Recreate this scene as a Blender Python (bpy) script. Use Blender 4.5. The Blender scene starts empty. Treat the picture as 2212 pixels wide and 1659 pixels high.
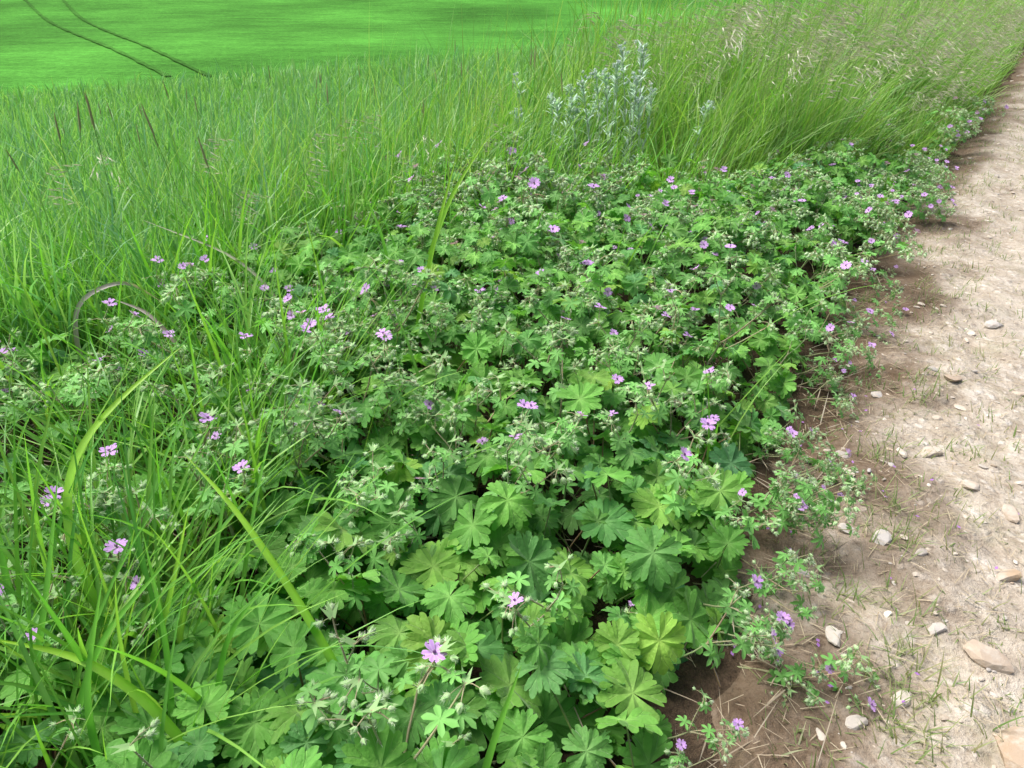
import bpy, bmesh, math, numpy as np
from mathutils import Vector
R = np.random.default_rng(7)
D = bpy.data
scene = bpy.context.scene

# ------------------------------------------------------------------ helpers
def sstep(a, b, x):
    t = np.clip((x-a)/(b-a), 0, 1); return t*t*(3-2*t)
def _h(i, j, s):
    n = np.sin(i*127.1+j*311.7+s*74.7)*43758.5453
    return n-np.floor(n)
def vnoise(x, y, s=0.0):
    x = np.asarray(x, float); y = np.asarray(y, float)
    xi = np.floor(x); yi = np.floor(y); fx = x-xi; fy = y-yi
    fx = fx*fx*(3-2*fx); fy = fy*fy*(3-2*fy)
    return (_h(xi, yi, s)*(1-fx)+_h(xi+1, yi, s)*fx)*(1-fy)+(_h(xi, yi+1, s)*(1-fx)+_h(xi+1, yi+1, s)*fx)*fy
def fbm(x, y, s=0.0, o=4):
    r = 0; a = .5
    for k in range(o):
        r = r+a*vnoise(x*2**k, y*2**k, s+k); a *= .5
    return r
EY = [-40, -5, 0, .4, .8, 1.22, 1.8, 2.46, 3.4, 4.64, 7.6, 15, 40, 900]
EX = [-22, -2.6, .05, .20, .36, .56, .90, 1.30, 1.95, 2.83, 4.9, 9.9, 26.4, 594]
def xe(y): return np.interp(y, EY, EX)
def sd(x, y): return (x-xe(y))*.84
def gz(x, y):
    x = np.asarray(x, float); y = np.asarray(y, float)
    s = sd(x, y)
    u = np.clip(-s-1.8, 0, 14)
    z = -.095*u
    w = sstep(0, 8, -s-2)
    Rr = np.interp(y, [-50, 13, 17, 50, 60, 130, 300, 900], [0, 0, -.3, -4.6, -4.3, -1.3, 12, 90])
    z = z+w*Rr
    z = z+.03*(vnoise(x*.7, y*.7, 3)-.5)
    z = z+.02*sstep(0.1, -.2, s)
    z = z+.6*sstep(40, 80, y)*w*(vnoise(x*.03, y*.03, 9)-.5)*2
    return z
def ytop(x): return np.interp(x, [-3, -1.6, -1.27, -.8, -.375, .18, .72, 1.28, 1.8], [1.05, 1.2, 1.32, 1.62, 2.3, 2.65, 2.7, 3.0, 3.5])
def inG(x, y):
    return (y < ytop(x)+.4*(vnoise(x*4, y*4, 5)-.5)) & (sd(x, y) < -.03+.20*(fbm(x*5, y*5, 8)-.5)) & (y > .05)

class Bld:
    def __init__(s): s.v=[]; s.c=[]; s.l=[]; s.q=[]; s.t=[]; s.n=0
    def add(s, v, c, q=None, t=None, l=None):
        v=np.asarray(v,float).reshape(-1,3); k=len(v)
        c=np.asarray(c,float)
        if c.ndim==1: c=np.tile(c,(k,1))
        if l is None: l=np.zeros((k,3))
        s.v.append(v); s.c.append(c.reshape(-1,3)); s.l.append(np.asarray(l,float).reshape(-1,3))
        if q is not None and len(q): s.q.append(np.asarray(q,np.int64).reshape(-1,4)+s.n)
        if t is not None and len(t): s.t.append(np.asarray(t,np.int64).reshape(-1,3)+s.n)
        s.n+=k
    def arr(s):
        q=np.concatenate(s.q) if s.q else np.zeros((0,4),np.int64)
        t=np.concatenate(s.t) if s.t else np.zeros((0,3),np.int64)
        return np.concatenate(s.v),np.concatenate(s.c),np.concatenate(s.l),q,t
    def obj(s, name, mat, smooth=True, parent=None):
        v,c,l,q,t=s.arr()
        me=D.meshes.new(name)
        nq,nt=len(q),len(t)
        me.vertices.add(len(v)); me.vertices.foreach_set("co", v.astype(np.float32).ravel())
        me.loops.add(nq*4+nt*3)
        me.loops.foreach_set("vertex_index", np.concatenate([q.ravel(),t.ravel()]).astype(np.int32))
        me.polygons.add(nq+nt)
        ls=np.concatenate([np.arange(nq)*4, nq*4+np.arange(nt)*3]).astype(np.int32)
        me.polygons.foreach_set("loop_start", ls)
        me.polygons.foreach_set("use_smooth", np.full(nq+nt, smooth))
        me.update(calc_edges=True); me.validate()
        for nm,a in (("Col",c),("Leaf",l)):
            at=me.color_attributes.new(nm,'FLOAT_COLOR','POINT')
            at.data.foreach_set("color", np.concatenate([a,np.ones((len(a),1))],1).astype(np.float32).ravel())
        me.materials.append(mat)
        o=D.objects.new(name,me); scene.collection.objects.link(o)
        if parent: o.parent=parent
        return o

def Rz(a):
    a=np.asarray(a,float); c,s=np.cos(a),np.sin(a); z=np.zeros_like(a); o=np.ones_like(a)
    return np.stack([np.stack([c,-s,z],-1),np.stack([s,c,z],-1),np.stack([z,z,o],-1)],-2)
def Rx(a):
    a=np.asarray(a,float); c,s=np.cos(a),np.sin(a); z=np.zeros_like(a); o=np.ones_like(a)
    return np.stack([np.stack([o,z,z],-1),np.stack([z,c,-s],-1),np.stack([z,s,c],-1)],-2)
def tilt_mat(yaw, tilt, az):
    a=az+np.pi/2
    return Rz(a)@Rx(tilt)@Rz(-a+yaw)
def inst(B, T, M, loc, tint=None):
    v,c,l,q,t=T; k=len(loc); n=len(v)
    V=np.einsum('kij,nj->kni',M,v)+loc[:,None,:]
    C=np.tile(c,(k,1,1)) if tint is None else c[None]*tint[:,None,:]
    L=np.tile(l,(k,1,1)).copy(); L[:,:,2]=R.random(k)[:,None]
    off=(np.arange(k)*n)[:,None,None]
    B.add(V.reshape(-1,3),C.reshape(-1,3),(q[None]+off).reshape(-1,4),(t[None]+off).reshape(-1,3),L.reshape(-1,3))
def blades(B,pos,L,W,az,lean,bend,seg,cb,ct,jit=None,crease=0.0,pw=1.5,base=.7):
    k=len(pos)
    if k==0: return
    one=np.ones(k); L=L*one; W=W*one; lean=lean*one; bend=bend*one
    tm=(np.arange(seg)+.5)/seg
    phi=lean[:,None]+bend[:,None]*tm[None]**pw
    st=(L/seg)[:,None]
    h=np.concatenate([np.zeros((k,1)),np.cumsum(st*np.sin(phi),1)],1)
    z=np.concatenate([np.zeros((k,1)),np.cumsum(st*np.cos(phi),1)],1)
    P=np.stack([pos[:,0,None]+h*np.cos(az)[:,None],pos[:,1,None]+h*np.sin(az)[:,None],pos[:,2,None]+z],-1)
    j=np.zeros(k) if jit is None else jit
    tt=np.linspace(0,1,seg+1)
    sa=az[:,None]+j[:,None]*(1+.0*tt[None])
    side=np.stack([-np.sin(sa),np.cos(sa),np.zeros_like(sa)],-1)
    w=np.minimum(1,base+1.5*tt)*(1-tt**2.2)+.03
    wv=side*(W[:,None]*w[None]*.5)[...,None]
    cb=np.asarray(cb,float); ct=np.asarray(ct,float)
    if cb.ndim==1: cb=np.tile(cb,(k,1))
    if ct.ndim==1: ct=np.tile(ct,(k,1))
    m=(tt**.7)[None,:,None]
    C=cb[:,None]*(1-m)+ct[:,None]*m
    if crease>0:
        pz=np.concatenate([phi,phi[:,-1:]],1)
        nrm=np.stack([-np.cos(pz)*np.cos(az)[:,None],-np.cos(pz)*np.sin(az)[:,None],np.sin(pz)],-1)
        mid=P-nrm*(W[:,None]*w[None]*crease)[...,None]
        V=np.stack([P-wv,mid,P+wv],2); CC=np.repeat(C[:,:,None],3,2).copy(); CC[:,:,1]*=1.15; nc=3
    else:
        V=np.stack([P-wv,P+wv],2); CC=np.repeat(C[:,:,None],2,2); nc=2
    q=[]
    for i in range(seg):
        for c in range(nc-1):
            a=i*nc+c; q.append([a,a+1,a+nc+1,a+nc])
    q=np.array(q); off=(np.arange(k)*(seg+1)*nc)[:,None,None]
    B.add(V.reshape(-1,3),CC.reshape(-1,3),(q[None]+off).reshape(-1,4))
def tube(B,pts,rad,col,sides=4):
    pts=np.asarray(pts,float); n=len(pts); rad=np.ones(n)*rad
    d=np.gradient(pts,axis=0); d/=np.linalg.norm(d,axis=1)[:,None]+1e-9
    ref=np.array([1,0,0]) if abs(d[0][0])<.8 else np.array([0,1,0])
    a=np.cross(d,ref); a/=np.linalg.norm(a,axis=1)[:,None]+1e-9; b=np.cross(d,a)
    th=np.arange(sides)/sides*2*np.pi
    V=pts[:,None]+rad[:,None,None]*(np.cos(th)[None,:,None]*a[:,None]+np.sin(th)[None,:,None]*b[:,None])
    q=[[i*sides+j,i*sides+(j+1)%sides,(i+1)*sides+(j+1)%sides,(i+1)*sides+j] for i in range(n-1) for j in range(sides)]
    col=np.asarray(col,float)
    if col.ndim==2: col=np.repeat(col,sides,0)
    B.add(V,col,q)
def frame(d):
    d=d/np.linalg.norm(d); ref=np.array([0,0,1.]) if abs(d[2])<.9 else np.array([1.,0,0])
    a=np.cross(ref,d); a/=np.linalg.norm(a); b=np.cross(d,a)
    return np.stack([a,b,d],1)
def put(B,T,M,loc,tint=(1,1,1)):
    v,c,l,q,t=T; B.add(v@M.T+loc,c*np.array(tint),q,t,l)
def mixcol(k,cols,pw=2.5):
    cols=np.array(cols); w=R.random((k,len(cols)))**pw; w/=w.sum(1)[:,None]; return w@cols

# ------------------------------------------------------------------ materials
def nn(nt,t,**k):
    n=nt.nodes.new(t)
    for a,b in k.items(): setattr(n,a,b)
    return n
def math_(nt,op,a,b=None,c=None,clamp=False):
    n=nt.nodes.new('ShaderNodeMath'); n.operation=op; n.use_clamp=clamp
    for i,x in enumerate((a,b,c)):
        if x is None: continue
        if isinstance(x,(int,float)): n.inputs[i].default_value=x
        else: nt.links.new(x,n.inputs[i])
    return n.outputs[0]
def mixc(nt,f,a,b,mode='MIX'):
    n=nt.nodes.new('ShaderNodeMix'); n.data_type='RGBA'; n.blend_type=mode
    for i,x in ((0,f),(6,a),(7,b)):
        if isinstance(x,(int,float)): n.inputs[i].default_value=x
        elif isinstance(x,tuple): n.inputs[i].default_value=(*x,1)
        else: nt.links.new(x,n.inputs[i])
    return n.outputs[2]
def noise(nt,scale,detail=3,rough=.6,vec=None):
    n=nn(nt,'ShaderNodeTexNoise'); n.inputs['Scale'].default_value=scale; n.inputs['Detail'].default_value=detail; n.inputs['Roughness'].default_value=rough
    if vec is None:
        g=nn(nt,'ShaderNodeNewGeometry'); vec=g.outputs['Position']
    nt.links.new(vec,n.inputs['Vector']); return n.outputs['Fac']
def ramp(nt,f,stops):
    n=nn(nt,'ShaderNodeValToRGB'); e=n.color_ramp.elements
    while len(e)<len(stops): e.new(.5)
    for i,(p,c) in enumerate(stops):
        e[i].position=p; e[i].color=(*c,1) if isinstance(c,tuple) else (c,c,c,1)
    nt.links.new(f,n.inputs[0]); return n.outputs[0]
def plant_mat(name,trans=.3,rough=.5,spec=.35,nscale=60,namp=.35,leaf=False,sheen=0.0):
    m=D.materials.new(name); m.use_nodes=True; nt=m.node_tree; nt.nodes.clear()
    out=nn(nt,'ShaderNodeOutputMaterial'); P=nn(nt,'ShaderNodeBsdfPrincipled')
    a=nn(nt,'ShaderNodeAttribute',attribute_name='Col')
    col=a.outputs['Color']
    if namp>0:
        nz=noise(nt,nscale,1)
        v=math_(nt,'MULTIPLY_ADD',nz,namp*2,1-namp)
        hs=nn(nt,'ShaderNodeVectorMath',operation='SCALE'); nt.links.new(col,hs.inputs[0]); nt.links.new(v,hs.inputs['Scale'])
        col=hs.outputs[0]
    if leaf:
        L=nn(nt,'ShaderNodeAttribute',attribute_name='Leaf')
        sp=nn(nt,'ShaderNodeSeparateColor'); nt.links.new(L.outputs['Color'],sp.inputs[0])
        p,r=sp.outputs[0],sp.outputs[1]
        d1=math_(nt,'MULTIPLY',math_(nt,'MULTIPLY',p,r),.4)
        v1=math_(nt,'SUBTRACT',1,math_(nt,'DIVIDE',d1,.022),clamp=True)
        qd=math_(nt,'MULTIPLY',math_(nt,'SUBTRACT',r,.35,clamp=True),.85)
        d2=math_(nt,'MULTIPLY',math_(nt,'MULTIPLY',math_(nt,'ABSOLUTE',math_(nt,'SUBTRACT',p,qd)),r),.4)
        v2=math_(nt,'MULTIPLY',math_(nt,'SUBTRACT',1,math_(nt,'DIVIDE',d2,.016),clamp=True),.7)
        v2=math_(nt,'MULTIPLY',v2,math_(nt,'GREATER_THAN',r,.38))
        cen=math_(nt,'SUBTRACT',1,math_(nt,'DIVIDE',r,.38),clamp=True)
        vein=math_(nt,'MAXIMUM',math_(nt,'MAXIMUM',v1,v2),cen)
        f=math_(nt,'MULTIPLY',vein,.65)
        li=nn(nt,'ShaderNodeVectorMath',operation='MULTIPLY_ADD'); nt.links.new(col,li.inputs[0]); li.inputs[1].default_value=(1.6,1.35,1.6); li.inputs[2].default_value=(.07,.08,.045)
        col=mixc(nt,f,col,li.outputs[0])
        bp=nn(nt,'ShaderNodeBump'); bp.inputs['Strength'].default_value=.6; bp.inputs['Distance'].default_value=.003
        hh=math_(nt,'SUBTRACT',math_(nt,'MULTIPLY',noise(nt,220,1),.8),vein)
        nt.links.new(hh,bp.inputs['Height']); nt.links.new(bp.outputs[0],P.inputs['Normal'])
    nt.links.new(col,P.inputs['Base Color'])
    P.inputs['Roughness'].default_value=rough; P.inputs['Specular IOR Level'].default_value=spec
    P.inputs['Sheen Weight'].default_value=sheen; P.inputs['Sheen Roughness'].default_value=.4
    T=nn(nt,'ShaderNodeBsdfTranslucent')
    tc=nn(nt,'ShaderNodeVectorMath',operation='MULTIPLY'); nt.links.new(col,tc.inputs[0]); tc.inputs[1].default_value=(1.35,1.5,.65)
    nt.links.new(tc.outputs[0],T.inputs[0])
    mx=nn(nt,'ShaderNodeMixShader'); mx.inputs[0].default_value=trans
    nt.links.new(P.outputs[0],mx.inputs[1]); nt.links.new(T.outputs[0],mx.inputs[2]); nt.links.new(mx.outputs[0],out.inputs[0])
    return m
M_leaf=plant_mat('geranium_leaf',.32,.62,.28,45,.28,True,.18)
M_stem=plant_mat('geranium_stem',.25,.6,.3,80,0,False,.3)
M_grass=plant_mat('grass_blade',.38,.42,.45,25,.22)
M_crop=plant_mat('crop_blade',.38,.5,.35,3,.3)
M_dry=plant_mat('dry_straw',.15,.8,.2,60,0)
M_silver=plant_mat('silver_leaf',.2,.6,.3,60,.15,False,.2)

def stone_mat():
    m=D.materials.new('flint_stone'); m.use_nodes=True; nt=m.node_tree; P=nt.nodes['Principled BSDF']
    a=nn(nt,'ShaderNodeAttribute',attribute_name='Col')
    c=mixc(nt,ramp(nt,noise(nt,45,5,.7),[(.45,0.),(.65,.8)]),a.outputs['Color'],(.52,.47,.40))
    c=mixc(nt,ramp(nt,noise(nt,18,3,.6),[(.58,0.),(.70,.65)]),c,(.40,.28,.17))
    nt.links.new(c,P.inputs['Base Color']); P.inputs['Roughness'].default_value=.8
    b=nn(nt,'ShaderNodeBump'); b.inputs['Strength'].default_value=.5; b.inputs['Distance'].default_value=.003
    nt.links.new(noise(nt,110,4,.7),b.inputs['Height']); nt.links.new(b.outputs[0],P.inputs['Normal'])
    return m
def path_mat():
    m=D.materials.new('chalky_dirt'); m.use_nodes=True; nt=m.node_tree; P=nt.nodes['Principled BSDF']
    a=nn(nt,'ShaderNodeAttribute',attribute_name='Col')
    big=noise(nt,2.2,4,.6); mid=noise(nt,13,6,.75); fine=noise(nt,95,4,.75)
    c=ramp(nt,mid,[(.32,(.29,.235,.18)),(.45,(.42,.36,.285)),(.56,(.52,.465,.39)),(.68,(.66,.615,.55))])
    c=mixc(nt,ramp(nt,big,[(.35,0.),(.65,.4)]),c,(.53,.48,.41))
    v=nn(nt,'ShaderNodeTexVoronoi'); v.inputs['Scale'].default_value=42; v.inputs['Randomness'].default_value=1
    g=nn(nt,'ShaderNodeNewGeometry'); nt.links.new(g.outputs['Position'],v.inputs['Vector'])
    cell=nn(nt,'ShaderNodeSeparateColor'); nt.links.new(v.outputs['Color'],cell.inputs[0])
    pk=math_(nt,'MULTIPLY',ramp(nt,cell.outputs[1],[(.55,0.),(.6,1.)]),ramp(nt,v.outputs['Distance'],[(.25,1.),(.5,0.)]))
    c=mixc(nt,math_(nt,'MULTIPLY',pk,.7),c,ramp(nt,cell.outputs[0],[(0.,(.30,.26,.22)),(.35,(.50,.45,.38)),(1.,(.76,.72,.66))]),'MIX')
    c=mixc(nt,ramp(nt,fine,[(.3,.7),(.48,0.)]),c,(.24,.18,.13))
    gr=noise(nt,5.5,6,.8)
    c=mixc(nt,ramp(nt,gr,[(.54,0.),(.68,.4)]),c,(.23,.23,.12))
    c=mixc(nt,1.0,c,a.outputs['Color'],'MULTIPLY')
    nt.links.new(c,P.inputs['Base Color']); P.inputs['Roughness'].default_value=.95; P.inputs['Specular IOR Level'].default_value=.15
    h=math_(nt,'ADD',math_(nt,'MULTIPLY',mid,1.3),math_(nt,'ADD',math_(nt,'MULTIPLY',fine,.6),math_(nt,'MULTIPLY',pk,.25)))
    b=nn(nt,'ShaderNodeBump'); b.inputs['Strength'].default_value=.8; b.inputs['Distance'].default_value=.012
    nt.links.new(h,b.inputs['Height']); nt.links.new(b.outputs[0],P.inputs['Normal'])
    return m
def ground_mat():
    m=D.materials.new('field_ground'); m.use_nodes=True; nt=m.node_tree; P=nt.nodes['Principled BSDF']
    a=nn(nt,'ShaderNodeAttribute',attribute_name='Col')
    g=nn(nt,'ShaderNodeNewGeometry')
    mp=nn(nt,'ShaderNodeMapping'); mp.inputs['Rotation'].default_value=(0,0,math.radians(-14)); mp.inputs['Scale'].default_value=(.15,.8,.3)
    nt.links.new(g.outputs['Position'],mp.inputs[0])
    streak=noise(nt,1.0,8,.85,mp.outputs[0]); fine=noise(nt,2.2,9,.95); big=noise(nt,.05,4,.6); soil=noise(nt,120,4,.7)
    f=math_(nt,'ADD',math_(nt,'MULTIPLY',streak,.55),math_(nt,'ADD',math_(nt,'MULTIPLY',fine,1.1),math_(nt,'MULTIPLY',big,.6)))
    f=math_(nt,'ADD',f,math_(nt,'MULTIPLY',soil,.2))
    v=ramp(nt,math_(nt,'MULTIPLY',f,.5),[(.50,.35),(.61,1.0),(.72,2.0)])
    c=mixc(nt,1.0,a.outputs['Color'],v,'MULTIPLY')
    nt.links.new(c,P.inputs['Base Color']); P.inputs['Roughness'].default_value=1; P.inputs['Specular IOR Level'].default_value=.05
    b=nn(nt,'ShaderNodeBump'); b.inputs['Strength'].default_value=.8; b.inputs['Distance'].default_value=.02
    nt.links.new(math_(nt,'ADD',soil,fine),b.inputs['Height']); nt.links.new(b.outputs[0],P.inputs['Normal'])
    return m
M_stone=stone_mat(); M_path=path_mat(); M_ground=ground_mat()

# ------------------------------------------------------------------ ground
tx=np.linspace(-math.asinh(450/.3),math.asinh(450/.3),520); X=.3*np.sinh(tx)
ty=np.linspace(math.asinh(-31/.3),math.asinh(899/.3),560); Y=1+.3*np.sinh(ty)
gx,gy=np.meshgrid(X,Y); s=sd(gx,gy)
Z=gz(gx,gy)+(fbm(gx*9,gy*9,1)-.5)*.03*np.exp(-(gx**2+gy**2)/60)
Z-= .04*sstep(.05,.3,s)*sstep(3.3,3.0,s)
soil=np.array([.12,.085,.058]); grn=np.array([.07,.23,.035]); far=np.array([.060,.215,.030])
wv=sstep(-.9,-1.8,s)[...,None]; G=inG(gx,gy)[...,None]
C=soil*(1-wv)+grn*wv
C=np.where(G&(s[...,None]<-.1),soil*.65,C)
wf=(sstep(16,40,gy)*sstep(-2,-6,s))[...,None]; C=C*(1-wf)+far*wf
wr=sstep(3.5,6,s)[...,None]; C=C*(1-wr)+np.array([.05,.15,.02])*wr
ny,nx=gx.shape
idx=np.arange(nx*ny).reshape(ny,nx)
q=np.stack([idx[:-1,:-1],idx[:-1,1:],idx[1:,1:],idx[1:,:-1]],-1).reshape(-1,4)
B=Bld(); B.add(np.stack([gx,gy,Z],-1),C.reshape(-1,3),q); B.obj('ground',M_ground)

# path
yy=1+.3*np.sinh(np.linspace(math.asinh(-18/.3),math.asinh(120/.3),520)); ss=np.linspace(-.16,3.3,200)
S,YY=np.meshgrid(ss,yy); XX=xe(YY)+S/.84
S2=S+.12*(fbm(XX*5,YY*5,4)-.5)*2
off=-.03+.037*sstep(-.14,.10,S2)*sstep(3.3,3.05,S2)
fade=np.exp(-(XX**2+YY**2)/80)
def bumpz(x,y): return (fbm(x*7,y*7,2)-.5)*.05+(vnoise(x*24,y*24,6)-.5)*.010
def rut(s_): return -.02*np.exp(-((s_-1.1)/.35)**2)+.022*np.exp(-((s_-.22)/.16)**2)
PZ=gz(XX,YY)+off+bumpz(XX,YY)*fade+rut(S)
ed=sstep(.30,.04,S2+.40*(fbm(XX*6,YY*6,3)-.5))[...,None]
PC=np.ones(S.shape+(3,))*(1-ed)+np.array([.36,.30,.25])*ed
ny,nx=S.shape; idx=np.arange(nx*ny).reshape(ny,nx)
q=np.stack([idx[:-1,:-1],idx[:-1,1:],idx[1:,1:],idx[1:,:-1]],-1).reshape(-1,4)
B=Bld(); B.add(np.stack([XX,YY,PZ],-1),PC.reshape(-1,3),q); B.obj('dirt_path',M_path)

# tramlines in the far crop
B=Bld()
def track(pts,w,col):
    pts=np.array(pts,float); t=np.linspace(0,1,120); tp=np.linspace(0,1,len(pts))
    x=np.interp(t,tp,pts[:,0]); y=np.interp(t,tp,pts[:,1])
    for _ in range(3):
        k=np.ones(9)/9; x[4:-4]=np.convolve(x,k,'valid'); y[4:-4]=np.convolve(y,k,'valid')
    dx,dy=np.gradient(x),np.gradient(y); n=np.hypot(dx,dy); dx/=n; dy/=n
    rows=[]
    for u in (-w/2,0,w/2):
        ww=u*(.45+1.1*vnoise(x*.9,y*.9,7)); a=x-dy*ww; b=y+dx*ww; rows.append(np.stack([a,b,gz(a,b)+.10],-1))
    V=np.stack(rows,1); m=len(x)
    q=[[i*3+c,i*3+c+1,i*3+c+4,i*3+c+3] for i in range(m-1) for c in range(2)]
    B.add(V,np.array(col),q)
track([(-95,160),(-79,130),(-57,98),(-42,78),(-31,64),(-25,56)],.42,[.045,.15,.022])
track([(-92,166),(-76,135),(-54.5,101),(-39.5,80),(-28.5,65),(-22,56)],.42,[.045,.15,.022])
B.obj('wheel_tracks',M_ground)

# ------------------------------------------------------------------ leaf templates
def leaf_T(seed,lod=0,sinus=.52,nl=7,narrow=False):
    r_=np.random.default_rng(seed)
    if narrow:
        ps=[-1,-.75,-.5,-.25,0,.25,.5,.75]; rs=[sinus,.55,.85,.93,1.05,.93,.85,.55]
    elif lod==0:
        ps=[-1,-.92,-.78,-.60,-.44,-.28,-.12,.12,.28,.44,.60,.78,.92]
        rs=[sinus,.84,.93,.94,.84,.98,1.04,1.04,.98,.84,.94,.93,.84]
    else:
        ps=[-1,-.8,-.5,-.3,0,.3,.5,.8]; rs=[sinus,.9,.92,.84,1.06,.84,.92,.9]
    span=math.radians(344); hl=span/nl/2
    TH=[];RR=[];PP=[];LB=[]
    for k in range(nl):
        sc=(1-.10*abs(k-(nl-1)/2)/((nl-1)/2))*r_.uniform(.90,1.08)
        for p,r in zip(ps,rs):
            TH.append(-span/2+hl*(2*k+1)+p*hl+r_.normal(0,.012)); RR.append(r*(sc if p>-1 else r_.uniform(.85,1.15))*(r_.uniform(.97,1.03))); PP.append(abs(p)); LB.append(k)
    TH.append(span/2);RR.append(.55);PP.append(1);LB.append(nl-1)
    TH=np.array(TH)+math.pi/2;RR=np.array(RR);PP=np.array(PP)
    ld=r_.uniform(-.14,.14,nl)[np.array(LB)]
    fr=[.3,.62,1.] if lod==0 else [.5,1.]
    V=[[0,0,0]];L=[[0,0,0]]
    cup=r_.uniform(.0,.3); droop=r_.uniform(.1,.7); ba=r_.uniform(0,6.28); bb=r_.uniform(0,.3)
    for f in fr:
        base=.8 if not narrow else .55
        r=f*(base*(1-f)+RR*f)
        x=np.cos(TH)*r;y=np.sin(TH)*r
        z=cup*r**2+.22*r*(PP-.45)*(1 if not narrow else .5)-droop*np.clip(r-.5,0,1)**1.5+ld*r-bb*(x*math.cos(ba)+y*math.sin(ba))**2
        V+=list(np.stack([x,y,z],1)); L+=list(np.stack([PP,r,0*r],1))
    n=len(TH); t=[[0,1+i,2+i] for i in range(n-1)]; q=[]
    for k in range(len(fr)-1):
        for i in range(n-1):
            a=1+k*n+i; q.append([a,a+n,a+n+1,a+1])
    V=np.array(V)*.5
    return (V,np.ones((len(V),3)),np.array(L),np.array(q),np.array(t))
LF0=[leaf_T(i,0,[.64,.54,.70,.60][i%4],nl=[7,7,6,7][i%4]) for i in range(12)]
LF1=[leaf_T(20+i,1,.5) for i in range(6)]
SL0=[leaf_T(40+i,0,.28,narrow=True,nl=r) for i,r in enumerate((7,5,7,6))]
SL1=[leaf_T(60+i,1,.25,nl=5) for i in range(3)]

# --- leaf carpet
B=Bld(); BP=Bld()
def canopy(x,y):
    s=sd(x,y)
    h=.11+.12*vnoise(x*2.9,y*2.9,2)+.03*sstep(1.2,2.2,y)
    return h*(.35+.65*sstep(.0,-.35,s))
def scatter(x0,x1,y0,y1,sp,r):
    a,b=np.meshgrid(np.arange(x0,x1,sp),np.arange(y0,y1,sp)); a=a.ravel()+r.uniform(-.5,.5,a.size)*sp*1.4; b=b.ravel()+r.uniform(-.5,.5,b.size)*sp*1.4
    return a,b
def leafcols(k,yel=.16):
    base=np.array([[.10,.30,.050],[.135,.375,.060],[.175,.43,.075],[.10,.30,.11],[.27,.48,.07]])
    w=R.random((k,5))**4*np.array([1,1.2,1,.6,yel*2]); w/=w.sum(1)[:,None]
    return (w@base)*R.uniform(.78,1.2,(k,1))
def carpet(x,y,z,size,T,tl=(3,46),pet=True,tint=1.0):
    k=len(x); ch=R.integers(0,len(T),k)
    s=sd(x,y)
    az=R.uniform(0,2*np.pi,k)
    out=sstep(-.3,0,s); az=np.where(R.random(k)<out*.8, R.normal(-.55,.5,k), az)
    az=np.where(R.random(k)<.3,R.normal(-1.57,.8,k),az)
    tilt=np.radians(R.uniform(tl[0],tl[1],k)+out*18)
    M=tilt_mat(R.uniform(0,2*np.pi,k),tilt,az)*size[:,None,None]
    loc=np.stack([x,y,z],1); col=leafcols(k)*tint
    for i in range(len(T)):
        m=ch==i
        if m.any(): inst(B,T[i],M[m],loc[m],col[m])
    if pet:
        bx=x-np.cos(az)*R.uniform(.02,.09,k)+R.normal(0,.02,k); by=y-np.sin(az)*R.uniform(.02,.09,k)+R.normal(0,.02,k)
        p0=np.stack([bx,by,gz(bx,by)-.01],1); p2=loc-np.array([0,0,.001]); p1=(p0+p2)/2+np.stack([0*x,0*x,z*.12],1)
        pts=[];
        for t in (0,.35,.7,1): pts.append((1-t)**2*p0+2*t*(1-t)*p1+t*t*p2)
        P=np.stack(pts,1); rr=.0017
        th=np.arange(3)/3*2*np.pi; ring=np.stack([np.cos(th),np.sin(th),0*th],1)*rr
        V=P[:,:,None,:]+ring[None,None]
        q=np.array([[i*3+j,i*3+(j+1)%3,(i+1)*3+(j+1)%3,(i+1)*3+j] for i in range(3) for j in range(3)])
        pc=np.where(R.random((k,1))<.35,np.array([[.30,.20,.10]]),np.array([[.22,.33,.09]]))
        BP.add(V.reshape(-1,3),np.repeat(pc,12,0),(q[None]+(np.arange(k)*12)[:,None,None]).reshape(-1,4))
for layer,(sp,dz,ty_) in enumerate(((.054,0.,1.0),(.058,-.04,1.),(.072,-.085,.95))):
    x,y=scatter(-1.5,1.9,.05,1.6,sp,R)
    keep=inG(x,y)
    thin=(R.random(len(x))<np.where(x<-.5,.36,1)*np.where(x<-.3,.8,1)*(.75+.7*(vnoise(x*7,y*7,31)))); keep&=thin
    x,y=x[keep],y[keep]; c=canopy(x,y)
    z=gz(x,y)+np.clip(c+dz+R.normal(0,.022,len(x)),.025,.4)
    size=(.050+.058*R.random(len(x)))*(1-.30*sstep(.8,1.6,y))
    carpet(x,y,z,size,LF0,tint=ty_)
for sp,dz in ((.048,.015),(.056,-.04)):
    x,y=scatter(-1.3,2.3,1.55,3.7,sp,R); keep=inG(x,y)&(R.random(len(x))<.55+.7*vnoise(x*6,y*6,37)); x,y=x[keep],y[keep]; c=canopy(x,y)
    z=gz(x,y)+np.clip(c+dz+R.normal(0,.035,len(x)),.025,.4)
    carpet(x,y,z,R.uniform(.045,.078,len(x)),LF1,pet=False)
n=420; y=2.6+3.*R.random(n)**1.7; x=xe(y)-np.abs(R.normal(0,.18,n))-.02; k=len(x)
z=gz(x,y)+R.uniform(.03,.16,k)*(.4+.6*sstep(0,-.3,sd(x,y)))
carpet(x,y,z,R.uniform(.045,.075,k),LF1,pet=False)
GER=D.objects.new('cranesbill_plant',None); scene.collection.objects.link(GER)
B.obj('leaves',M_leaf,parent=GER); BP.obj('leaf_stalks',M_stem,parent=GER)

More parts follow.
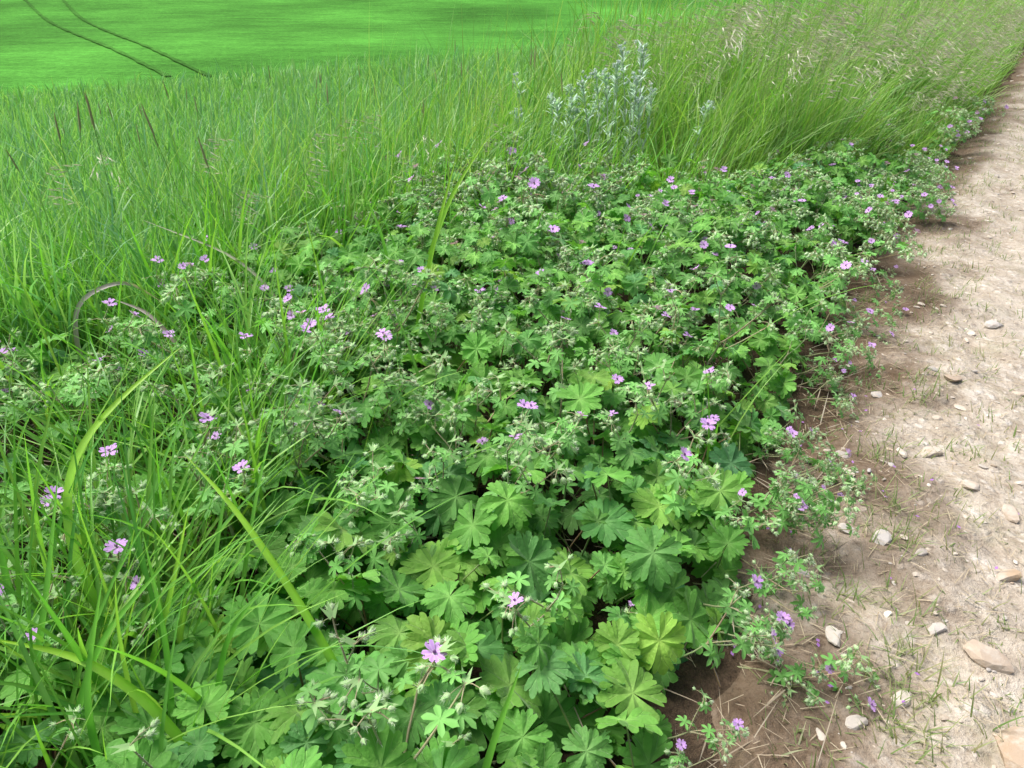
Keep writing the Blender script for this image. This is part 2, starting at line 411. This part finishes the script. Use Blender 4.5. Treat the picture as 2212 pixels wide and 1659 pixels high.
# ------------------------------------------------------------------ flowering stems
def flower_T(seed):
    r=np.random.default_rng(seed); b=Bld()
    for k in range(5):
        a=k*2*np.pi/5+r.uniform(-.1,.1)
        us=np.array([0,.3,.6,.85,1.]); hw=np.array([.10,.24,.38,.42,.32])
        V=[];C=[]
        cup=r.uniform(.3,.9)
        for i,(u,h) in enumerate(zip(us,hw)):
            for j in (-1,-.5,0,.5,1):
                rad=u*1.0
                if i==4: rad={-1:.95,-.5:1.04,0:.76,.5:1.04,1:.95}[j]
                yv=h*j; z=cup*rad-.28*rad**2+.05*abs(j)
                V.append([rad*math.cos(a)-yv*math.sin(a),rad*math.sin(a)+yv*math.cos(a),z])
                c=np.array([.68,.44,.84])
                if j in(-.5,.5) : c=np.array([.54,.28,.74])
                if u<.25: c=np.array([.84,.76,.86])
                C.append(c)
        q=[[i*5+j,i*5+j+1,i*5+j+6,i*5+j+5] for i in range(4) for j in range(4)]
        b.add(np.array(V)*.5,np.array(C),q)
    for k in range(6):
        a=k*1.05; tube(b,[[0,0,0],[.07*math.cos(a),.07*math.sin(a),.17]],[.02,.03],[.28,.10,.42],3)
    return b.arr()
FL=[flower_T(i) for i in range(5)]
def bud_T(seed,hi=True):
    r=np.random.default_rng(seed); b=Bld(); ns=6 if hi else 4
    zs=np.array([0,.15,.42,.75,1.0]) if hi else np.array([0,.4,1.]); rs=np.array([.08,.28,.36,.22,.02]) if hi else np.array([.1,.38,.03])
    th=np.arange(ns)/ns*2*np.pi; V=[];C=[]
    for z,rr in zip(zs,rs):
        for i,t in enumerate(th):
            f=1+.12*(i%2)
            V.append([rr*f*math.cos(t),rr*f*math.sin(t),z]); C.append(np.array([.48,.64,.37] if hi else [.53,.67,.44])*(1.12 if i%2 else .88)*(1-.1*z))
    q=[[i*ns+j,i*ns+(j+1)%ns,(i+1)*ns+(j+1)%ns,(i+1)*ns+j] for i in range(len(zs)-1) for j in range(ns)]
    b.add(V,C,q)
    for k in range(3 if hi else 2):
        t=r.uniform(0,6.28); o=np.array([math.cos(t),math.sin(t),0]); w=np.array([-math.sin(t),math.cos(t),0])
        b.add([o*.25-w*.2+[0,0,.2],o*.25+w*.2+[0,0,.2],o*.65+[0,0,.95]],[.36,.58,.26],None,[[0,1,2]])
    for k in range(22 if hi else 5):
        t=r.uniform(0,6.28); z=r.uniform(.05,.85); rr=np.interp(z,zs,rs); d=np.array([math.cos(t),math.sin(t),r.uniform(-.1,.7)]); d/=np.linalg.norm(d)
        p=np.array([rr*math.cos(t),rr*math.sin(t),z]); w=np.array([-math.sin(t),math.cos(t),0])*(.03 if hi else .07)
        b.add([p-w,p+w,p+d*r.uniform(.3,.55)],[.80,.85,.76],None,[[0,1,2]])
    return b.arr()
BUDH=[bud_T(i) for i in range(3)]; BUDL=[bud_T(9,False),bud_T(10,False)]
def stem_T(seed,hi,flow):
    r=np.random.default_rng(seed); b=Bld(); S=4 if hi else 3
    bud=BUDH if hi else BUDL
    g=np.array([.32,.44,.20]); pk=np.array([.54,.36,.28])
    def seg(p,d,L,rad,n=4,droop=0.,up=.25):
        pts=[p]; d=d/np.linalg.norm(d)
        for i in range(n):
            d=d+np.array([0,0,up/n-droop/n])+r.normal(0,.06,3); d/=np.linalg.norm(d); p=p+d*L/n; pts.append(p)
        m=r.random()*.8; c=g*(1-m) + pk*m
        tube(b,pts,np.linspace(rad,rad*.75,n+1),c,S)
        if hi and rad>.0009:
            for i in range(int(L*260)):
                t=r.uniform(0,n-1e-3); k=int(t); q=pts[k]+(pts[k+1]-pts[k])*(t-k); dd=r.normal(0,1,3); dd-=dd@d*d; dd/=np.linalg.norm(dd); w=np.cross(dd,d)*.0003
                b.add([q-w,q+w,q+dd*(rad+.005)],[.76,.80,.7],None,[[0,1,2]])
        return p,d
    def slf(p,d,size):
        T=SL0[r.integers(len(SL0))] if hi else SL1[r.integers(len(SL1))]
        a=r.uniform(0,2*np.pi); dd=np.array([math.cos(a),math.sin(a),.4]); e=p+dd*size*.45
        tube(b,[p,e],[.0011,.0009],g,3)
        M=tilt_mat(np.array([a-np.pi/2]),np.array([r.uniform(.1,.8)]),np.array([a]))[0]*size
        put(b,T,M,e,np.array([.17,.42,.10])*r.uniform(.8,1.25))
    def umbel(p,d,fl):
        n=r.integers(3,7) if hi else r.integers(4,9)
        for i in range(n):
            a=r.uniform(0,2*np.pi); dd=d*.4+np.array([math.cos(a),math.sin(a),r.uniform(-.7,.5)])*.9
            e,d2=seg(p,dd,r.uniform(.010,.024)*(1 if hi else 1.15),.0008,2,droop=.8,up=0)
            put(b,bud[r.integers(len(bud))],frame(d2)*r.uniform(.007,.0125)*(1 if hi else 1.1),e)
        for i in range(3):
            a=r.uniform(0,6.28); M=frame(np.array([math.cos(a),math.sin(a),.5])); w=.0035; Lb=.018
            b.add(np.array([[-w,0,0],[w,0,0],[0,0,Lb]])@M.T+p,[.32,.52,.22],None,[[0,1,2]])
        if fl:
            a=r.uniform(0,6.28); e,d2=seg(p,np.array([.4*math.cos(a),.4*math.sin(a),1.]),r.uniform(.02,.035),.001,3)
            n_=d2+np.array([r.normal(0,.45),r.normal(-.35,.45),.3])
            put(b,FL[r.integers(5)],frame(n_)*r.uniform(.018,.027),e)
            put(b,bud[0],frame(n_)*.008,e-n_/np.linalg.norm(n_)*.006)
    p,d=seg(np.zeros(3),np.array([r.uniform(.1,.7),0,1.]),r.uniform(.13,.20),.0026,5)
    slf(p,d,r.uniform(.04,.06)); slf(p,d,r.uniform(.035,.055))
    fc=flow
    for i in range(r.integers(2,4)):
        a=r.uniform(-1.5,1.5)+i*2.2; d1=d+.7*np.array([math.cos(a),math.sin(a),.15]); p1,e1=seg(p,d1,r.uniform(.05,.10),.0016,4)
        slf(p1,e1,r.uniform(.03,.048)); slf(p1,e1,r.uniform(.024,.042))
        for j in range(2):
            if j==1 and r.random()<(.35 if hi else .15): continue
            a2=r.uniform(0,6.28); d2=e1+.8*np.array([math.cos(a2),math.sin(a2),.1]); p2,e2=seg(p1,d2,r.uniform(.025,.06),.0012,3)
            if r.random()<.5: slf(p2,e2,r.uniform(.02,.03))
            f=fc>0 and r.random()<.6
            if f: fc-=1
            umbel(p2,e2,f)
    return b.arr()
SH=[stem_T(100+i,True,[0,1,1,2,1,0,1,1,0,0][i]) for i in range(10)]
SLo=[stem_T(200+i,False,[1,1,0,2,1,2,1,0][i]) for i in range(8)]
B=Bld()
def put_stems(x,y,T,smin,smax,lo=.35):
    k=len(x); ch=R.integers(0,len(T),k); yaw=R.uniform(0,2*np.pi,k); s=sd(x,y)
    out=sstep(-.3,0,s); yaw=np.where(R.random(k)<out,R.normal(-.5,.5,k),yaw)
    tl=R.uniform(0,.4,k)+out*lo
    sc=R.uniform(smin,smax,k)*(1-.2*out)
    M=tilt_mat(yaw,tl,yaw)*sc[:,None,None]
    loc=np.stack([x,y,gz(x,y)-.01],1); tint=R.uniform(.85,1.15,(k,1))*np.ones(3)
    for i in range(len(T)):
        m=ch==i
        if m.any(): inst(B,T[i],M[m],loc[m],tint[m])
x=R.uniform(-1.4,1.0,800);y=R.uniform(.15,1.6,800); m=inG(x,y)&(sd(x,y)<-.06); m&=R.random(800)<np.where((y<.95)&(x>-.5),.12,.44)
put_stems(x[m],y[m],SH,.75,1.15)
n1=m.sum()
y=np.r_[R.uniform(.7,2.4,30),R.uniform(.8,1.25,12)]; x=xe(y)-R.uniform(.02,.14,42); put_stems(x,y,SH,.7,1.0,.75)
y=np.array([.5,.58,.66]); put_stems(xe(y)-.12,y,SH,.6,.75,.5)
n=1500; x=R.uniform(-1.4,2.4,n);y=R.uniform(1.45,3.6,n); m=inG(x,y)&(sd(x,y)<-.04)&(R.random(n)<.45+.6*sstep(1.6,2.5,y)+.3*(vnoise(x*5,y*5,44)-.5)); put_stems(x[m],y[m],SLo,.75,1.2)
n=60; y=R.uniform(2.8,5,n); x=xe(y)-np.abs(R.normal(0,.25,n))-.05; put_stems(x,y,SLo,.9,1.3)
n=30; x=R.normal(-.08,.12,n); y=R.normal(2.45,.12,n); put_stems(x,y,SLo,1.15,1.5)
B.obj('flowering_stems',M_stem,parent=GER)
print('stems',n1,B.n)

# ------------------------------------------------------------------ grasses
# crop
B=Bld()
N=108000
r=np.exp(R.uniform(math.log(1.3),math.log(22),N)); th=R.uniform(math.radians(-58),math.radians(40),N)
x=r*np.sin(th); y=r*np.cos(th); s=sd(x,y)
keep=(~inG(x,y))&(y>ytop(x)-.05)&(s<-1.3+.5*(vnoise(x*1.5,y*1.5,4)-.5))
x,y,r=x[keep],y[keep],r[keep]; k=len(x); print('crop',k)
W=.0052*np.maximum(1,r/3.4)**.85*R.uniform(.5,1.6,k)
hz=R.uniform(0,.2,k)*(R.random(k)<.6)
L=R.uniform(.14,.36,k)*(.75+.5*vnoise(x*1.2,y*1.2,11))
pos=np.stack([x,y,gz(x,y)+hz-.01],1)
az=R.normal(.3,1.8,k)
cb=mixcol(k,[[.09,.27,.05],[.14,.33,.06],[.07,.21,.06]],4); ct=mixcol(k,[[.17,.45,.11],[.28,.54,.15],[.20,.45,.30],[.38,.58,.26]],5)
for m,sg in ((r<5,5),(r>=5,3)):
    n=m.sum(); blades(B,pos[m],L[m],W[m],az[m],R.uniform(.02,.55,n),R.uniform(0,1.5,n)*(R.random(n)<.65),sg,cb[m],ct[m],R.uniform(-1,1,n))
B.obj('crop_field',M_crop)

# verge tall grass
B=Bld()
N=88000
r=np.exp(R.uniform(math.log(2.6),math.log(45),N)); s_=-R.uniform(.0,2.2,N)
y=r*.84; x=xe(y)+s_/.84
clear=(x>.0)&(x<.8)&(y<3.6)
edge=np.where(y>3.0,sstep(.0,-.16,s_)*.9+.1,sstep(0,-.35,s_)*.9+.05)
keep=(y>ytop(x)+.1)&(R.random(N)<edge)&(R.random(N)<sstep(-2.3,-1.2,s_)+.1)&(R.random(N)<.25+1.1*vnoise(x*2.6,y*2.6,17))&((~clear)|(R.random(N)<.4))
x,y,s_,r=x[keep],y[keep],s_[keep],r[keep]
k=len(x); print('verge',k)
hh=(.27+.31*sstep(0,-.7,s_))*(.6+.8*vnoise(x*2.1,y*2.1,21))*(.7+.3*sstep(2.8,4.5,y))
L=hh*R.uniform(.55,1.5,k); W=.0048*np.maximum(1,r/4)**.8*R.uniform(.5,1.9,k)
az=R.normal(-.1,1.3,k)
cb=mixcol(k,[[.13,.24,.05],[.31,.31,.13],[.08,.20,.04]],4); ct=mixcol(k,[[.19,.46,.07],[.30,.54,.10],[.11,.33,.06],[.42,.58,.25]],5)
pos=np.stack([x,y,gz(x,y)-.01],1)
for m,sg in ((r<6,6),(r>=6,4)):
    n=m.sum(); blades(B,pos[m],L[m],W[m],az[m],R.uniform(.02,.5,n),R.uniform(.0,1.6,n)*(R.random(n)<.8),sg,cb[m],ct[m],R.uniform(-1.2,1.2,n))
cbs=[[.11,.22,.04],[.08,.20,.035],[.26,.26,.11]]; cts=[[.16,.44,.055],[.10,.34,.06],[.27,.53,.09]]
for i in range(380):
    cx=R.uniform(-2.3,.8); cy=float(ytop(cx))+R.normal(.14,.14)+ (R.random()<.35)*R.uniform(0,.8)
    if cx>.0 and R.random()<.65: continue
    m=int(R.integers(7,18)); px=cx+R.normal(0,.04,m); py=cy+R.normal(0,.04,m); pos=np.stack([px,py,gz(px,py)-.01],1)
    blades(B,pos,R.uniform(.2,.52,m),R.uniform(.005,.013,m),R.uniform(0,6.28,m),R.uniform(.02,.5,m),R.uniform(0,1.6,m),7,mixcol(m,cbs),mixcol(m,cts,4),R.uniform(-.8,.8,m),.12)
for i in range(215):
    if i<180: cx=-.40-abs(R.normal(0,.38)); cy=R.uniform(.3,1.5)
    else: cx=R.uniform(-.5,.5); cy=R.uniform(1.0,2.5)
    m=int(R.integers(4,13)) if i<180 else int(R.integers(2,5)); px=cx+R.normal(0,.03,m); py=cy+R.normal(0,.03,m); pos=np.stack([px,py,gz(px,py)-.01],1)
    blades(B,pos,R.uniform(.2,.50,m),R.uniform(.003,.010,m),R.uniform(0,6.28,m),R.uniform(.05,.7,m),R.uniform(0,1.1,m),8,mixcol(m,cbs),mixcol(m,cts,4),R.uniform(-.8,.8,m),.15)
B.obj('verge_grass',M_grass)

# individual wide blades
B=Bld()
def hand(pts,w,c0,c1,n=22):
    pts=np.array(pts,float); tp=np.linspace(0,1,len(pts)); t=np.linspace(0,1,n)
    P=np.stack([np.interp(t,tp,pts[:,i]) for i in range(3)],1)
    for _ in range(5): P[1:-1]=(P[:-2]+P[1:-1]*2+P[2:])/4
    d=np.gradient(P,axis=0); d/=np.linalg.norm(d,axis=1)[:,None]
    side=np.cross(d,np.array([.15,.75,-.6])); side/=np.linalg.norm(side,axis=1)[:,None]; nr=np.cross(side,d)
    ww=(w*np.minimum(1,.5+2*t)*(1-t**3)+.0005)[:,None]/2
    V=np.stack([P-side*ww,P+nr*ww*.5,P+side*ww],1)
    c=np.array(c0)*(1-t[:,None])+np.array(c1)*t[:,None]; CC=np.stack([c,c*1.2,c],1)
    q=[[i*3+j,i*3+j+1,i*3+j+4,i*3+j+3] for i in range(n-1) for j in range(2)]
    B.add(V,CC.reshape(-1,3),q)
yg=[.32,.56,.05]; dg=[.09,.30,.045]; mg=[.17,.44,.05]
hand([(-.46,.60,0),(-.54,.66,.14),(-.60,.72,.24),(-.61,.79,.32),(-.57,.86,.37),(-.49,.95,.42)],.016,mg,yg)
hand([(-.15,.52,.0),(-.19,.56,.12),(-.27,.64,.22),(-.36,.72,.30),(-.44,.78,.34)],.012,mg,yg)
hand([(-.30,.42,.0),(-.33,.46,.14),(-.40,.50,.22),(-.48,.53,.25),(-.60,.56,.24)],.014,mg,yg)
hand([(-.60,.50,.0),(-.58,.55,.14),(-.56,.62,.26),(-.57,.72,.36)],.011,dg,mg)
hand([(-.64,.60,.0),(-.66,.66,.15),(-.70,.75,.3),(-.76,.86,.42)],.012,dg,mg)
hand([(-.50,.52,.0),(-.46,.57,.12),(-.43,.64,.22),(-.42,.72,.30)],.010,dg,yg)
hand([(-.42,.48,.0),(-.40,.52,.12),(-.41,.58,.22),(-.45,.66,.31)],.010,dg,mg)
hand([(-.56,.56,.0),(-.50,.60,.12),(-.44,.66,.2),(-.36,.74,.24)],.009,dg,mg)
hand([(-.38,.40,.0),(-.42,.42,.12),(-.45,.48,.24),(-.44,.56,.34)],.012,dg,mg)
hand([(-.50,.44,.0),(-.50,.48,.14),(-.46,.54,.26),(-.38,.62,.33)],.010,dg,mg)
hand([(-.34,.52,.0),(-.36,.54,.12),(-.34,.58,.22),(-.28,.64,.28)],.009,dg,mg)
hand([(-.06,.38,.0),(-.05,.41,.1),(-.02,.46,.20),(.01,.50,.27)],.010,dg,mg)
hand([(-.25,1.5,0),(-.22,1.52,.2),(-.17,1.56,.4),(-.12,1.62,.56)],.012,mg,yg)
hand([(-.30,1.75,0),(-.24,1.8,.2),(-.16,1.86,.4),(-.05,1.92,.55)],.014,mg,yg)
hand([(-.28,1.6,0),(-.29,1.62,.2),(-.31,1.66,.35),(-.36,1.72,.45)],.010,mg,mg)
gr=[.34,.30,.30]
hand([(-1.02,1.15,0),(-1.05,1.18,.18),(-1.10,1.22,.30),(-1.22,1.26,.34),(-1.36,1.3,.33)],.013,gr,[.28,.22,.26])
hand([(-.92,1.35,0),(-.95,1.38,.2),(-.93,1.4,.30),(-.84,1.45,.33),(-.8,1.5,.25)],.013,gr,gr)
hand([(-.66,1.3,0),(-.70,1.35,.2),(-.78,1.4,.27),(-.88,1.45,.28)],.010,[.38,.24,.28],gr)
hand([(-.5,1.5,0),(-.55,1.55,.25),(-.66,1.6,.33),(-.9,1.7,.38)],.007,gr,[.4,.38,.3])
B.obj('wide_grass_blades',M_grass)

# grass flower heads
def brome_T(seed):
    r=np.random.default_rng(seed); b=Bld(); L=r.uniform(.5,.68); pts=[np.zeros(3)]; d=np.array([.08,0,1.]); p=pts[0]
    for i in range(9):
        d=d+np.array([.02+.006*i*i*.6,r.normal(0,.02),0]); d/=np.linalg.norm(d); p=p+d*L/9; pts.append(p)
    tube(b,pts,np.linspace(.0014,.0007,10),[.28,.40,.14],3)
    for i in range(15):
        t=r.uniform(6,9); k=min(int(t),8); q=pts[k]+(pts[k+1]-pts[k])*(t-k)
        e=q+np.array([r.uniform(.02,.07),r.normal(0,.025),r.uniform(-.03,.03)])
        tube(b,[q,e],[.0004,.0004],[.4,.44,.25],3)
        dd=np.array([1.,r.normal(0,.3),r.uniform(-.8,0.1)]); M=frame(dd); l=r.uniform(.025,.042)
        w=.0028; c=np.array([.60,.60,.50])*r.uniform(.8,1.2)
        b.add(np.array([[0,0,0],[w,0,l*.4],[0,0,l],[-w,0,l*.4]])@M.T+e,c,[[0,1,2,3]])
        b.add(np.array([[0,0,0],[0,w,l*.4],[0,0,l],[0,-w,l*.4]])@M.T+e,c,[[0,1,2,3]])
        for a in range(3):
            o=r.normal(0,.006,2); b.add(np.array([[-.0005,0,l*.6],[.0005,0,l*.6],[o[0],o[1],l*1.8]])@M.T+e,[.64,.63,.54],None,[[0,1,2]])
    return b.arr()
BR=[brome_T(i) for i in range(6)]
B=Bld()
k=1300; r=np.exp(R.uniform(math.log(3.6),math.log(30),k)); s_=-R.uniform(.1,1.7,k); y=r*.84; x=xe(y)+s_/.84; m=(y>ytop(x)+.2)&~((x<.95)&(y<3.6))
x,y,s_=x[m],y[m],s_[m]; k=len(x)
M=tilt_mat(R.normal(-.1,.6,k),R.uniform(0,.2,k),R.uniform(0,6,k))*(R.uniform(.75,1.3,k)*(.75+.35*sstep(0,-.8,s_)))[:,None,None]
loc=np.stack([x,y,gz(x,y)],1); ch=R.integers(0,6,k)
for i in range(6): inst(B,BR[i],M[ch==i],loc[ch==i])
k=22; x=R.uniform(-2.2,-.2,k); y=ytop(x)+R.uniform(.1,.9,k); M=tilt_mat(R.normal(0,1,k),R.uniform(0,.2,k),R.uniform(0,6,k))*R.uniform(.6,.85,k)[:,None,None]
inst(B,BR[0],M,np.stack([x,y,gz(x,y)],1))
def fox_T(seed):
    b=Bld(); h=.45
    tube(b,[[0,0,0],[.01,0,.25],[.015,0,h]],[.0014,.0011,.0009],[.14,.30,.06],3)
    tube(b,[[.015,0,h],[.017,0,h+.015],[.018,0,h+.05],[.02,0,h+.075],[.021,0,h+.085]],[.001,.003,.0028,.0016,.0004],[.42,.38,.22],6)
    return b.arr()
F=fox_T(1); k=90; x=R.uniform(-5,.5,k); y=ytop(x)+R.uniform(.2,4,k); M=tilt_mat(R.uniform(0,6,k),R.uniform(0,.25,k),R.uniform(0,6,k))*R.uniform(.8,1.15,k)[:,None,None]
inst(B,F,M,np.stack([x,y,gz(x,y)],1))
B.obj('grass_seed_heads',M_dry)

# ------------------------------------------------------------------ silvery tall weed
B=Bld()
def silver(px,py,h,seed,lean):
    r=np.random.default_rng(seed); p=np.array([px,py,float(gz(px,py))]); d=np.array([lean[0],lean[1],1.]); pts=[p]
    for i in range(8):
        d=d+r.normal(0,.05,3); d[2]+=.05; d/=np.linalg.norm(d); p=p+d*h/8; pts.append(p)
    tube(B,pts,np.linspace(.0038,.002,9),[.42,.52,.42],5)
    for i in range(50):
        t=r.uniform(1.6,8)if i<32 else r.uniform(6.8,8); k=min(int(t),7); q=pts[k]+(pts[k+1]-pts[k])*(t-k); a=r.uniform(0,6.28)
        l=r.uniform(.045,.085)*(1-.4*(t/8)); c=np.array([.44,.58,.50])*r.uniform(.65,1.35)
        blades(B,q[None],np.array([l]),np.array([l*.24]),np.array([a]),np.array([r.uniform(.4,1.0)]),np.array([r.uniform(0,1.3)]),4,c,c*1.15,None,.15,base=.4)
    for i in range(8):
        e=pts[-1]+r.normal(0,.012,3); put(B,BUDH[0],frame(np.array([r.normal(0,.4),r.normal(0,.4),1.]))*.014,e,(1.1,1.0,1.6))
for i in range(20):
    px=.34+R.normal(0,.12); py=3.20+R.normal(0,.14); silver(px,py,R.uniform(.40,.56)*(1 if px>.3 else .9),i,R.normal(0,.16,2))
for i in range(4): silver(.47+R.normal(0,.04),3.22+R.normal(0,.06),R.uniform(.56,.64),50+i,R.normal(0,.08,2))
B.obj('silver_leaved_weed',M_silver)

# ------------------------------------------------------------------ stones, thatch, path tufts
def stone_T(seed):
    r=np.random.default_rng(seed); bm=bmesh.new(); bmesh.ops.create_icosphere(bm,subdivisions=2,radius=.5)
    v=np.array([w.co[:] for w in bm.verts]); t=np.array([[w.index for w in f.verts] for f in bm.faces]); bm.free()
    for _ in range(12):
        n=r.normal(0,1,3); n/=np.linalg.norm(n); dd=r.uniform(.22,.40); ex=np.clip(v@n-dd,0,None); v=v-ex[:,None]*n*.95
    v*=np.array([1,r.uniform(.55,.9),r.uniform(.3,.5)])
    return (v,np.ones((len(v),3)),np.zeros((len(v),3)),np.zeros((0,4),np.int64),t)
ST=[stone_T(i) for i in range(12)]
B=Bld()
def stones(x,y,size,zo=.12):
    k=len(x); M=tilt_mat(R.uniform(0,6.28,k),R.uniform(0,.3,k),R.uniform(0,6,k))*size[:,None,None]
    s_=sd(x,y)
    z=gz(x,y)+.006+size*zo+rut(s_)-.012*sstep(.15,0,s_)+bumpz(x,y)
    col=mixcol(k,[[.52,.46,.38],[.66,.62,.55],[.40,.39,.39],[.38,.28,.19],[.54,.47,.39]],4)*R.uniform(.8,1.1,(k,1))
    ch=R.integers(0,12,k); loc=np.stack([x,y,z],1)
    for i in range(12):
        m=ch==i
        if m.any(): inst(B,ST[i],M[m],loc[m],col[m])
n=9000; y=.2+6*R.random(n)**1.6; s_=R.uniform(.0,2.4,n); x=xe(y)+s_/.84
stones(x,y,.004+.012*R.random(n)**3,.08)
n=1700; y=.2+8*R.random(n)**1.4; s_=R.uniform(.03,2.4,n); x=xe(y)+s_/.84
stones(x,y,.012+.036*R.random(n)**2.4,.07)
sx=np.array([.69,.72,.56,.50,.66,.90,1.10,1.42,.48,.62,.84,.68,.95,1.15]); sy=np.array([.54,.72,.66,.76,.96,1.25,1.55,1.9,.62,1.0,.88,1.15,1.05,1.3])
stones(sx,sy,np.array([.16,.08,.045,.045,.055,.06,.07,.07,.045,.045,.05,.045,.055,.06]),.05)
B.obj('path_stones',M_stone,smooth=False)

B=Bld()
def tuftset(cx,cy,m,L0,L1,cbs,cts,sp=.02,lean=(.2,1.2)):
    px=cx+R.normal(0,sp,m); py=cy+R.normal(0,sp,m); pos=np.stack([px,py,gz(px,py)+.002+rut(sd(px,py))+bumpz(px,py)],1)
    blades(B,pos,R.uniform(L0,L1,m),R.uniform(.0014,.003,m),R.uniform(0,6.28,m),R.uniform(lean[0],lean[1],m),R.uniform(0,.8,m),4,mixcol(m,cbs),mixcol(m,cts),R.uniform(-.6,.6,m))
gc=[[.17,.23,.08],[.11,.20,.06],[.34,.28,.17]]; gt=[[.20,.34,.10],[.15,.29,.08],[.42,.38,.24]]
for i in range(1400):
    y=.3+7*R.random()**1.3; s_=abs(R.normal(.05,.5)) if i<1000 else R.uniform(.3,2.2); tuftset(float(xe(y))+s_/.84,y,int(R.integers(4,15)),.015,.045,gc,gt,.02)
for (a,b_) in ((.55,.68),(.59,.64),(.52,.62),(.60,.72),(.54,.58),(.78,1.22),(.98,1.45),(.68,.95),(.57,.85),(.64,.8),(.72,1.05)):
    tuftset(a,b_,34,.03,.07,gc,gt,.025)
B.obj('path_grass_tufts',M_grass)
B=Bld()
n=5600; y=R.uniform(.1,2.2,n); x=R.uniform(-1.6,1.4,n); s_=sd(x,y); m=(s_<.12)&(R.random(n)<np.where(x<-.3,1,.3)); x,y=x[m],y[m]; n=len(x)
blades(B,np.stack([x,y,gz(x,y)+R.uniform(.004,.03,n)],1),R.uniform(.04,.16,n),R.uniform(.0015,.0035,n),R.uniform(0,6.28,n),R.uniform(1.3,1.62,n),R.uniform(-.2,.2,n),3,mixcol(n,[[.36,.29,.21],[.24,.18,.12],[.42,.39,.32]]),mixcol(n,[[.40,.33,.24],[.26,.2,.15],[.46,.43,.35]]),R.uniform(-.4,.4,n))
n=4200; y=.2+5*R.random(n)**1.2; s_=np.abs(R.normal(0,.45,n)); x=xe(y)+s_/.84
blades(B,np.stack([x,y,gz(x,y)+.012+rut(s_)+bumpz(x,y)],1),R.uniform(.01,.05,n),R.uniform(.001,.0022,n),R.uniform(0,6.28,n),R.uniform(1.3,1.6,n),R.uniform(-.1,.1,n),2,mixcol(n,[[.50,.43,.31],[.30,.23,.16]]),[.50,.43,.32],R.uniform(-.4,.4,n))
B.obj('dead_grass_litter',M_dry)
B=Bld(); n=60; y=R.uniform(.4,1.5,n); x=xe(y)+R.normal(.08,.12,n)/.84
P=np.stack([x,y,gz(x,y)+.016+rut(sd(x,y))+bumpz(x,y)],1); a=R.uniform(0,6.28,n)
for p,t in zip(P,a):
    u=np.array([math.cos(t),math.sin(t),.15])*.004; w_=np.array([-math.sin(t),math.cos(t),.1])*.0028
    B.add([p-u,p+w_,p+u*1.2,p-w_],[.42,.20,.60],[[0,1,2,3]])
B.obj('fallen_petals',M_stem)

# ------------------------------------------------------------------ light, world, camera
w=D.worlds.new('World'); scene.world=w; w.use_nodes=True; nt=w.node_tree
sky=nt.nodes.new('ShaderNodeTexSky'); sky.sky_type='NISHITA'; sky.sun_disc=False
el=math.radians(62); rot=math.atan2(-.75,.35)
sky.sun_elevation=el; sky.sun_rotation=rot; sky.air_density=1.0; sky.dust_density=7
bg=nt.nodes['Background']; bg.inputs[1].default_value=.15; nt.links.new(sky.outputs[0],bg.inputs[0])
sl=D.lights.new('sun','SUN'); sl.energy=4.2; sl.angle=math.radians(32); sl.color=(1,.98,.95)
so=D.objects.new('sun',sl); scene.collection.objects.link(so)
dirv=Vector((math.sin(rot)*math.cos(el),math.cos(rot)*math.cos(el),math.sin(el)))
so.rotation_euler=dirv.to_track_quat('Z','Y').to_euler()
cam=D.cameras.new('camera'); co=D.objects.new('camera',cam); scene.collection.objects.link(co)
co.location=(0,0,.9); co.rotation_euler=(math.radians(60),0,0); cam.lens=25; cam.sensor_width=36; cam.clip_start=.02; cam.clip_end=3000
scene.camera=co
scene.view_settings.view_transform='Standard'; scene.view_settings.look='None'; scene.view_settings.exposure=0
